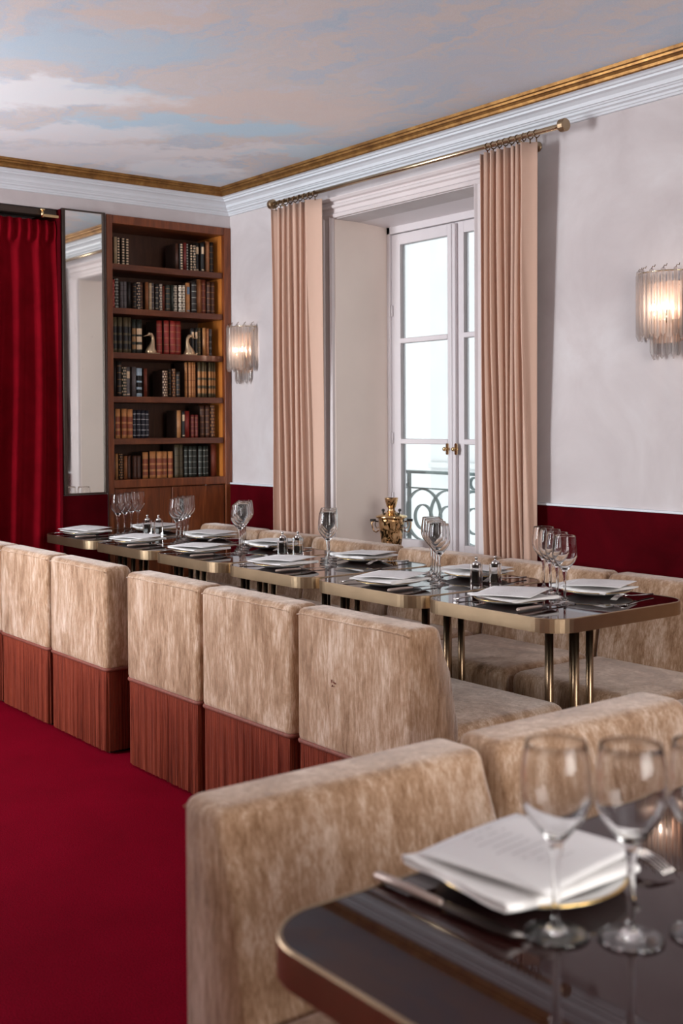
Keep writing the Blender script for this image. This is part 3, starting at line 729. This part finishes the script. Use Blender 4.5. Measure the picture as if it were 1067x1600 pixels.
# ------------------------------------------------------------------ sconces
def star(r1, r2, n=4):
    return [((r1 if k % 2 == 0 else r2)*math.cos(PI*k/n), (r1 if k % 2 == 0 else r2)*math.sin(PI*k/n)) for k in range(2*n)]
def crystal_mesh(L):
    g = MB(); P = star(.0095, .0045)
    top = [g.bm.verts.new((x, y, 0)) for x, y in P]; bot = [g.bm.verts.new((x, y, -L+ .010*(x/.0095))) for x, y in P]
    tip = g.bm.verts.new((0, 0, -L-.012)); tt = g.bm.verts.new((0, 0, .008)); n = len(P)
    for k in range(n):
        g.face([top[k], bot[k], bot[(k+1) % n], top[(k+1) % n]]); g.face([bot[k], tip, bot[(k+1) % n]]); g.face([top[k], top[(k+1) % n], tt])
    return g
def sconce(loc, label):
    r = empty('crystal_sconce', loc); tag(r, label, 'wall lamp', 'crystal rod wall lamps')
    g = MB(); g.prism(rrect(-.07, -.13, .07, .11, .02), 0, .012, frame=lambda x, y, z: Vector((x, -z, y)), bev=.002); g.build('backplate', M['rose'], r)
    g = MB()
    for rr, z in ((.118, .140), (.062, -.045)):
        n = 18; g.tube([(rr*math.cos(PI+PI*k/n), rr*math.sin(PI+PI*k/n)*.85-.006, z) for k in range(n+1)], .003, 6)
    g.tube([(-.06, -.01, .09), (-.118, -.012, .14)], .003, 6); g.tube([(.06, -.01, .09), (.118, -.012, .14)], .003, 6)
    g.tube([(0, -.01, -.045), (0, -.052, -.045)], .003, 6)
    g.build('hanging_frame', M['brassrod'], r)
    cm = {}
    for rr, z0, L, n in ((.118, .135, .245, 15), (.062, -.048, .135, 8)):
        for k in range(n):
            a = PI+PI*(k+.5)/n
            dz = (.012 if k % 2 else 0)
            first = cm.get(L)
            if first is None: o = crystal_mesh(L).build('crystal_rod', M['crystal'], r); cm[L] = o
            else: o = first.copy(); COL.objects.link(o)
            o.location = (rr*math.cos(a), rr*math.sin(a)*.85-.006, z0+dz+.0); o.rotation_euler = (0, 0, a+.3)
    g = MB()
    for k in range(7):
        a = PI+PI*(2*k+1.5)/15; x, y = .118*math.cos(a), .118*math.sin(a)*.85-.006
        g.tube([(x, y, .150), (x+.006, y, .160), (x+.014, y, .157), (x+.018, y, .165)], .0016, 6)
    g.build('hook', M['brassdark'], r)
    for x in (-.035, .035):
        g = MB().lathe([(.0, 0), (.007, .002), (.009, .014), (.009, .028), (.004, .038), (0, .042)], (x, -.05, -.015), 16); g.build('bulb', M['bulb'], r)
        g = MB().lathe([(.0, -.05), (.010, -.05), (.011, 0), (0, 0)], (x, -.05, -.006), 14); g.tube([(x, -.05, -.05), (x, -.012, -.055)], .004, 6); g.build('bulb_holder', M['brassrod'], r)
    l = bpy.data.lights.new('sconce_light', 'POINT'); l.energy = 0.9; l.color = (1, .74, .58); l.shadow_soft_size = .006
    lo = bpy.data.objects.new('sconce_light', l); COL.objects.link(lo); lo.parent = r; lo.location = (0, -.05, .006)
    return r
sconce((.175, 0, 1.795), 'crystal rod wall lamp with warm bulb beside the bookcase')
sconce((3.178, 0, 1.795), 'crystal rod wall lamp with warm bulb cut by the right picture edge')

# ------------------------------------------------------------------ seating
def make_seat(w, D=.66):
    """low upholstered chair: rear face at y=0, faces +y, x from 0 to w"""
    r = empty('slipper_chair', (0, 0, 0))
    fr = lambda y, z, x: Vector((x, y, z))
    g = MB()
    poly = [(0, .345), (.196, .345), (.182, .47), (.150, .64), (.118, .775), (0, .775)]
    g.prism(poly, .002, w-.002, frame=fr, bev=.024, seg=4)
    bk = g.build('backrest', M['velvet'], r, smooth_all=True)
    g = MB(); n = 10
    # piping ridge round the top of the rear panel
    g.tube([(.008, .002, .752), (.03, .0, .757), (w-.03, .0, .757), (w-.008, .002, .752)], .0022, 8)
    g.build('piping', M['velvet'], bk)
    g = MB(); g.box((.002, .175, .335), (w-.002, D, .47), .038, seg=5)
    for v in g.bm.verts:
        if v.co.z > .44: v.co.z += .010*math.sin(PI*min(1, max(0, v.co.x/w)))*math.sin(PI*min(1, max(0, (v.co.y-.17)/(D-.17))))
    st = g.build('seat', M['velvet'], r, smooth_all=True)
    # fringe skirt: one strip of hanging threads round the base
    g = MB(); per = rrect(.008, .006, w-.008, D-.012, .012, 3)
    P = []
    for a, b_ in zip(per, per[1:]+per[:1]):
        a = Vector(a); b_ = Vector(b_); L = (b_-a).length; k = max(1, int(L/.0065))
        for i in range(k): P.append(a+(b_-a)*i/k)
    cx = Vector((w/2, D/2)); rows = []
    rn = random.Random(int(w*1000)); off = [rn.uniform(-.0028, .0028)+(-.006 if rn.random() < .05 else 0)+(.0022 if i % 2 else -.0022) for i in range(len(P))]
    for z, k in ((.352, .2), (.25, .8), (.13, 1), (.012, 1.3)):
        row = []
        for i, p in enumerate(P):
            d = Vector((p.y-P[i-1].y, -(p.x-P[i-1].x)));
            if d.length > 0: d.normalize()
            row.append((p.x+d.x*off[i]*k*1.0, p.y+d.y*off[i]*k*1.0, z))
        rows.append(row)
    g.grid(rows, smooth=False, closed=True)
    sk = g.build('fringe_skirt', M['fringe'], r)
    g = MB(); pr = rrect(.006, .006, w-.006, D-.006, .018, 4); g.tube([(x, y, .350) for x, y in pr], .0085, 8, closed=True); g.build('trim_cord', M['cord'], sk)
    g = MB()
    g.box((.03, .03, .0), (w-.03, D-.04, .335)); g.build('plinth', M['darkmetal'], r)
    return r
protoC = make_seat(.558)
row = [(.50, 'leftmost whole'), (1.083, 'second'), (1.816, 'third'), (2.392, 'fourth'), (2.978, 'fifth')]
labs = ['beige chenille slipper chair with rust fringe, leftmost of the aisle row',
        'beige chenille slipper chair second from the left in the aisle row, side facing the gap',
        'beige chenille slipper chair in the middle of the aisle row, just right of the gap',
        'beige chenille slipper chair second from the right in the aisle row',
        'rightmost chair of the aisle row, beige chenille, small worn spot on its back']
for k, (x, _) in enumerate(row):
    o = protoC if k == 0 else copy_tree(protoC)
    o.location = (x, -1.652, 0); tag(o, labs[k], 'chair', 'chairs with their backs to the aisle')
    if k == 4:
        g = MB()
        for i in range(7):
            a = i*2.1; g.tube([(.20+.012*math.cos(a), -.0025, .565+.012*math.sin(a)), (.20+.004*math.cos(a+.8), -.004, .565+.006*math.sin(a+.8))], .0018, 5)
        g.build('worn_spot', M['cord'], o)
o = make_seat(.485); o.location = (.004, -1.652, 0); tag(o, 'beige chenille chair barely showing at the left picture edge, end of aisle row', 'chair', 'chairs with their backs to the aisle')
# window side, facing the room
wl = [(.03, .60, 'pale beige low banquette chair in the corner by the bookcase'), (.65, .47, 'beige low banquette chair below the left pink curtain'),
      (1.145, .615, 'beige low banquette chair in front of the samovar'), (1.825, .60, 'beige low banquette chair under the middle of the window'),
      (2.45, .60, 'beige low banquette chair behind the crystal shakers, below the right curtain'), (3.072, .60, 'beige low banquette chair nearest the right picture edge, against the red wainscot')]
protoW = make_seat(.60)
for k, (x, w, lab) in enumerate(wl):
    if w == .60: o = protoW if k == 0 else copy_tree(protoW)
    else: o = make_seat(w)
    o.rotation_euler = (0, 0, PI); o.location = (x+w, -.125, 0); tag(o, lab, 'chair', 'banquette chairs along the window wall')
o = copy_tree(protoW); o.location = (3.69+.6, -.125, 0); tag(o, 'beige low banquette chair just outside the right picture edge', 'chair', 'banquette chairs along the window wall')
# foreground chairs face +x
o = copy_tree(protoC); o.rotation_euler = (0, 0, -PI/2); o.location = (4.392, -2.325, 0); tag(o, 'golden beige chenille chair in the foreground, left of the two, behind the near table', 'chair', 'foreground chairs at the near table')
o = copy_tree(protoC); o.rotation_euler = (0, 0, -PI/2); o.location = (4.392, -1.735, 0); tag(o, 'golden beige chenille chair in the foreground, right of the two, behind the wine glasses', 'chair', 'foreground chairs at the near table')

# ------------------------------------------------------------------ tables
T = .785
def make_table(w, d, cents, r=.085):
    t_ = empty('dining_table', (0, 0, 0))
    o = rrect(0, 0, w, d, r, 10); i = rrect(.006, .006, w-.006, d-.006, r-.006, 10)
    MB().prism(i, T-.038, T, bev=.0).build('tabletop', M['lacquer'], t_)
    g = MB(); n = len(o)
    rows = [[(x, y, z) for x, y in P] for P, z in ((i, T-.042), (o, T-.042), (o, T-.001), ([(a[0]*.75+b[0]*.25, a[1]*.75+b[1]*.25) for a, b in zip(o, i)], T+.0012), (i, T+.0008), (i, T-.042))]
    g.grid(rows, closed=True, smooth=False); g.build('brass_edge', M['brass'], t_)
    for cx, cy in cents:
        for k in range(5):
            a = math.radians(10+72*k)-.654
            x, y = cx+.072*math.cos(a), cy+.072*math.sin(a)
            MB().lathe([(.0125, .012), (.0125, T-.042)], (x, y, 0), 14).build('leg', M['brassleg'], t_)
        MB().prism(rrect(cx-.17, cy-.09, cx+.17, cy+.09, .03), 0, .012, bev=.003).build('base_plate', M['brassleg'], t_)
    return t_
M['brassleg'] = simple('brass_leg', (.30, .21, .13, 1), .28, 1, .12, 6)
TX = [.125, .72, 1.322, 1.928, 2.538, 3.142]
tl = ['far left brass-edged burgundy lacquer table beside the red curtain', 'second brass-edged lacquer table counting from the bookcase end', 'third brass-edged lacquer table counting from the bookcase end',
      'fourth brass-edged lacquer table from the bookcase, with its left corner showing', 'fifth brass-edged lacquer table, next to last towards the camera', 'nearest table of the window row, brass-edged lacquer with rounded corners']
pt = make_table(.592, .65, [(.295, .388)], .095)
for k, x in enumerate(TX):
    o = pt if k == 0 else copy_tree(pt)
    o.location = (x, -1.275, 0); tag(o, tl[k], 'table', 'tables of the window row')
ft = make_table(.66, 1.22, [(.36, .40), (.36, .90)], .09)
ft.location = (4.885, -3.08, 0); tag(ft, 'dark burgundy lacquer table with brass edge in the near right corner', 'table')

# ------------------------------------------------------------------ place settings
def make_plate():
    p = empty('plate', (0, 0, 0))
    g = MB().lathe([(0, .002), (.055, .0), (.066, .001), (.085, .007), (.116, .0155), (.1175, .017), (.115, .0185), (.085, .0115), (.065, .006), (0, .006)], seg=48, cap=False)
    g.build('dish', M['porcelain'], p)
    g = MB().lathe([(.1135, .0184), (.1182, .0170), (.1186, .0180), (.1150, .0194), (.1135, .0184)], seg=48, cap=False); g.build('gold_rim', M['gold'], p)
    return p
def make_napkin(seed):
    rn = random.Random(seed); g = MB(); nx, ny = 18, 14; W2, H2 = .108, .088
    def top(u, v):
        x = -W2+2*W2*u; y = -H2+2*H2*v
        z = .0065+.004*max(0, (u-.72)/.28)**1.5+.002*math.sin(u*5+seed)+.002*math.sin(v*6+seed*2)
        e = max(0, -.085-y)/.013
        return x, y, z
    def sec(u):
        pts = []
        for v in [k/ny for k in range(ny+1)]:
            x, y, z = top(u, v); pts.append((x+.004*math.sin(v*8+seed), y, z))
        for k in range(1, 6):
            a = PI*k/6; x, y, z = top(u, 1); pts.append((x, y+.008*math.sin(a), z-.006+.006*math.cos(a)))
        for v in [1-k/ny for k in range(ny+1)]:
            x, y, z = top(u, v); sag = max(0, abs(v-.5)*2-.75)*.012+max(0, abs(u-.5)*2-.8)*.014
            pts.append((x+.004*math.sin(v*8+seed), y, .0015-sag*.0+.001*math.sin(u*9)))
        for k in range(1, 6):
            a = PI*k/6; x, y, z = top(u, 0); pts.append((x, y-.010*math.sin(a), .002+(z-.002)*(1-math.cos(a))/2))
        return pts
    rows = [sec(k/nx) for k in range(nx+1)]
    R = g.grid(rows, closed=True); g.face(R[0][::-1]); g.face(R[-1])
    return g.build('folded_napkin', M['napkin'])
def make_menu():
    r = empty('menu_card', (0, 0, 0))
    g = MB(); rows = []
    f = lambda x, y: .0035*math.sin(PI*(x/.25+.5))+.0015*math.sin(PI*(y/.2+.2))
    n = 12
    for k in range(n+1):
        x = -.100+.200*k/n; rows.append([(x, -.096+.192*j/n, f(x, -.096+.192*j/n)) for j in range(n+1)])
    g.grid(rows); g.build('paper_sheet', M['paper'], r, solid=.0008)
    g = MB(); rn = random.Random(3)
    g.lathe([(0, .0042), (.009, .0042), (.009, .0046), (0, .0046)], (0.0, .07, 0.0), 16)
    for k in range(9):
        y = .045-k*.016
        L = rn.uniform(.02, .05)
        xs = [-L+2*L*j/8 for j in range(9)]
        for j in range(8):
            if rn.random() < .2: continue
            a, b_ = xs[j]+.001, xs[j+1]-.001
            vs = [g.bm.verts.new((x, yy, f(x, yy)+.0007)) for x, yy in ((a, y), (b_, y), (b_, y+.0016), (a, y+.0016))]; g.face(vs)
    g.build('printed_lines', M['ink'], r)
    return r
def make_knife():
    r = empty('table_knife', (0, 0, 0))
    MB().tube([(0, -.115, .007), (0, -.11, .007), (0, -.06, .0072), (0, -.005, .006), (0, .0, .006)], [.004, .0075, .0068, .006, .003], 10, flat=.75).build('handle', M['knifeh'], r)
    g = MB(); out = [(-.007, 0), (.007, 0), (.009, .03), (.009, .085), (.005, .112), (-.003, .122), (-.007, .115), (-.007, .03)]
    g.prism(out, .0045, .0065, bev=.0); g.build('blade', M['steel'], r)
    return r
def make_fork():
    r = empty('table_fork', (0, 0, 0))
    g = MB(); g.tube([(0, -.11, .004), (0, -.07, .005), (0, 0, .009), (0, .03, .013)], [.006, .005, .003, .004], 8, flat=.5); g.build('handle', M['steel'], r)
    g = MB(); g.tube([(0, .026, .013), (0, .04, .017), (0, .052, .018)], [.004, .011, .011], 10, flat=.2)
    for k in range(4):
        x = -.0095+.0063*k; g.tube([(x, .050, .018), (x, .075, .014), (x, .098, .004)], [.0018, .0016, .0010], 6)
    g.build('tines', M['steel'], r)
    return r
M['knifeh'] = simple('knife_handle', (.42, .33, .29, 1), .3, .55, .1, 20)
def make_glass():
    prof = [(0, .0035), (.012, .0045), (.030, .0015), (.0355, .0008), (.036, .002), (.030, .0036), (.012, .0075), (.0052, .013), (.0042, .02), (.0040, .06), (.0045, .085), (.0075, .095), (.0070, .099), (.0085, .103), (.020, .118), (.032, .133), (.0385, .148), (.0395, .156), (.0385, .180), (.0355, .205), (.0335, .2145),
            (.0334, .2149), (.0332, .2142), (.0348, .205), (.0378, .180), (.0387, .157), (.0377, .149), (.0312, .1343), (.0192, .1198), (.008, .108), (0, .1065)]
    return MB().lathe(prof, seg=40, cap=False).build('wine_glass', M['glass'])
def make_shaker(fill, fh):
    r = empty('shaker', (0, 0, 0))
    g = MB(); o = rrect(-.0185, -.0185, .0185, .0185, .006, 4); i = rrect(-.0135, -.0135, .0135, .0135, .004, 4)
    rows = [[(x, y, z) for x, y in P] for P, z in ((o, 0), (o, .078), (i, .078), (i, .012))]
    R = g.grid(rows, closed=True, smooth=False); g.face(R[0][::-1]); g.face(R[-1]); g.build('glass_body', M['glass'], r)
    MB().prism([(x*.93, y*.93) for x, y in i], .0125, fh).build('contents', fill, r)
    MB().lathe([(.0125, .066), (.0150, .0785), (.0150, .084), (.009, .088), (.004, .090), (.004, .096), (.006, .0985), (.006, .104), (0, .106)], seg=20).build('metal_top', M['steel'], r)
    return r

P0 = make_plate(); N0 = [make_napkin(k) for k in (1, 2, 3)]; ME0 = make_menu(); K0 = make_knife(); F0 = make_fork(); G0 = make_glass()
_used = set()
def put(proto, loc, rz, label, cat, group, tilt=None):
    if proto.name in _used: o = copy_tree(proto)
    else: o = proto; _used.add(proto.name)
    o.location = loc; o.rotation_euler = (tilt[0] if tilt else 0, tilt[1] if tilt else 0, rz); tag(o, label, cat, group); return o
TN = ['far-left table by the red curtain', 'second table from the bookcase', 'third table from the bookcase', 'fourth table from the bookcase', 'fifth table from the bookcase', 'nearest window-row table']
def setting(cx, cy, face, where, seed, turn, tz=T):
    """face: rotation of the diner's forward (+y) direction"""
    rn = random.Random(seed)
    R_ = lambda x, y: (cx+x*math.cos(face)-y*math.sin(face), cy+x*math.sin(face)+y*math.cos(face))
    put(P0, (cx, cy, tz+.0005), rn.uniform(0, 3), f'white gold-rimmed plate, {where}', 'plate', 'plates laid on the tables')
    x, y = R_(.014, -.006); put(N0[seed % 3], (x, y, tz+.0200), face+turn*.3-.1+rn.uniform(-.1, .1), f'white napkin under the menu, {where}', 'napkin', 'folded napkins')
    put(ME0, (cx+rn.uniform(-.01, .012), cy+rn.uniform(-.008, .008), tz+.0350), face+turn, f'white menu sheet, {where}', 'menu', 'menu sheets', (rn.uniform(-.02, .02), rn.uniform(-.03, .03)))
    x, y = R_(.140, -.01); put(K0, (x, y, tz+.0008), face+rn.uniform(-.06, .06), f'steel table knife, {where}', 'knife', 'table knives')
    x, y = R_(-.145, .0); put(F0, (x, y, tz+.0025), face+rn.uniform(-.06, .06), f'steel fork, {where}', 'fork', 'table forks')
near = [(.36, -1.13), (.93, -1.13), (1.50, -1.125), (2.165, -1.135), (2.84, -1.145), (3.405, -1.115)]
far = [(.42, -.745), (.98, -.75), (1.55, -.755), (2.22, -.755), (2.89, -.765), (3.455, -.762)]
for k in range(6):
    setting(near[k][0], near[k][1], 0, 'aisle side of '+TN[k], 10+k, .38)
    setting(far[k][0], far[k][1], PI, 'window side of '+TN[k], 30+k, .38)
gl = [((.50, -1.015), (-.052, .066)), ((1.06, -.985), (-.062, .056)), ((1.62, -.985), (-.078, .060)), ((2.27, -.985), (-.074, .058)), ((2.945, -1.0), (-.080, .060)), ((3.525, -.998), (-.086, .062))]
gw = ['closest to the aisle', 'second from the aisle', 'third from the aisle', 'closest to the window']
for k, ((x, y), (dx, dy)) in enumerate(gl):
    for j in range(4):
        put(G0, (x+dx*j, y+dy*j, T+.0005), j, f'wine glass {gw[j]}, {TN[k]}', 'wine glass', 'wine glasses on the window row')
sh0, sh1 = make_shaker(M['salt'], .055), make_shaker(M['pepper'], .040)
for (a, b_), tn in ((((.575, -.885), (.622, -.845)), TN[0]), (((1.838, -.905), (1.868, -.845)), TN[2]), (((3.075, -.945), (3.098, -.875)), TN[4])):
    put(sh0, (a[0], a[1], T+.0005), .5, f'square glass salt shaker with metal top, {tn}', 'shaker', 'salt shakers')
    put(sh1, (b_[0], b_[1], T+.0005), .5, f'square glass pepper shaker with dark contents, {tn}', 'shaker', 'pepper shakers')
# foreground cover
setting(5.0, -2.735, -PI/2, 'dark near table in the foreground', 51, .12)
fg = [(5.119, -2.823), (5.178, -2.768), (5.222, -2.698)]
fn = ['left', 'middle', 'right']
for j, (x, y) in enumerate(fg):
    put(G0, (x, y, T+.0005), j, f'large clear wine glass in the foreground, {fn[j]} of the three on the near table', 'wine glass', 'foreground wine glasses')

# ------------------------------------------------------------------ samovar and plates on the sill
sv = empty('samovar', (1.335, .14, SILL)); tag(sv, 'small aged brass samovar with side handles on the window sill', 'samovar')
MB().lathe([(0, 0), (.058, 0), (.058, .012), (.040, .020), (.030, .038), (.034, .050), (.050, .058), (.052, .062), (.058, .10), (.068, .19), (.070, .205), (0, .205)], seg=40).build('body', M['samovar'], sv)
MB().lathe([(0, .204), (.078, .205), (.083, .210), (.082, .216), (.060, .222), (.045, .228), (.030, .236), (0, .236)], seg=40).build('lid', M['polbrass'], sv)
MB().lathe([(0, .235), (.024, .236), (.018, .248), (.019, .258), (.024, .264), (.031, .285), (.035, .306), (.037, .310), (.033, .310), (.028, .285), (0, .27)], seg=32).build('chimney_cup', M['samovar'], sv)
for s0 in (-1, 1):
    ux = Vector((.66, .75, 0))*s0
    g = MB(); P = lambda a, z: tuple(ux*a+Vector((0, 0, z)))
    g.tube([P(.068, .185), P(.09, .19), P(.104, .180), P(.100, .155), P(.092, .135), P(.080, .130), P(.066, .140)], .0035, 8)
    g.tube([P(.082, .19), P(.086, .168), P(.078, .150), P(.066, .155)], .0025, 8)
    o = g.build('side_handle', M['samovar'], sv)
    g = MB().tube([P(.082, .193), P(.112, .193)], .007, 10); g.build('grip', M['pepper'], o)
    g = MB().tube([P(.043, .22), P(.043, .240)], .004, 8); g.lathe([(0, 0), (.007, .004), (.009, .010), (.006, .016), (0, .018)], P(.043, .236), 12); g.build('lid_knob', M['pepper'], sv)
g = MB().tube([(.035, -.05, .085), (.055, -.075, .085), (.062, -.085, .075)], .006, 8); g.build('tap', M['samovar'], sv)
for k in range(3):
    put(P0, (1.64, .12, SILL+.001+.014*k), k, ['white gold-rimmed plate at the bottom of the stack on the window sill', 'white gold-rimmed plate in the middle of the stack on the window sill', 'white gold-rimmed plate on top of the stack on the window sill'][k], 'plate', 'plates stacked on the sill')
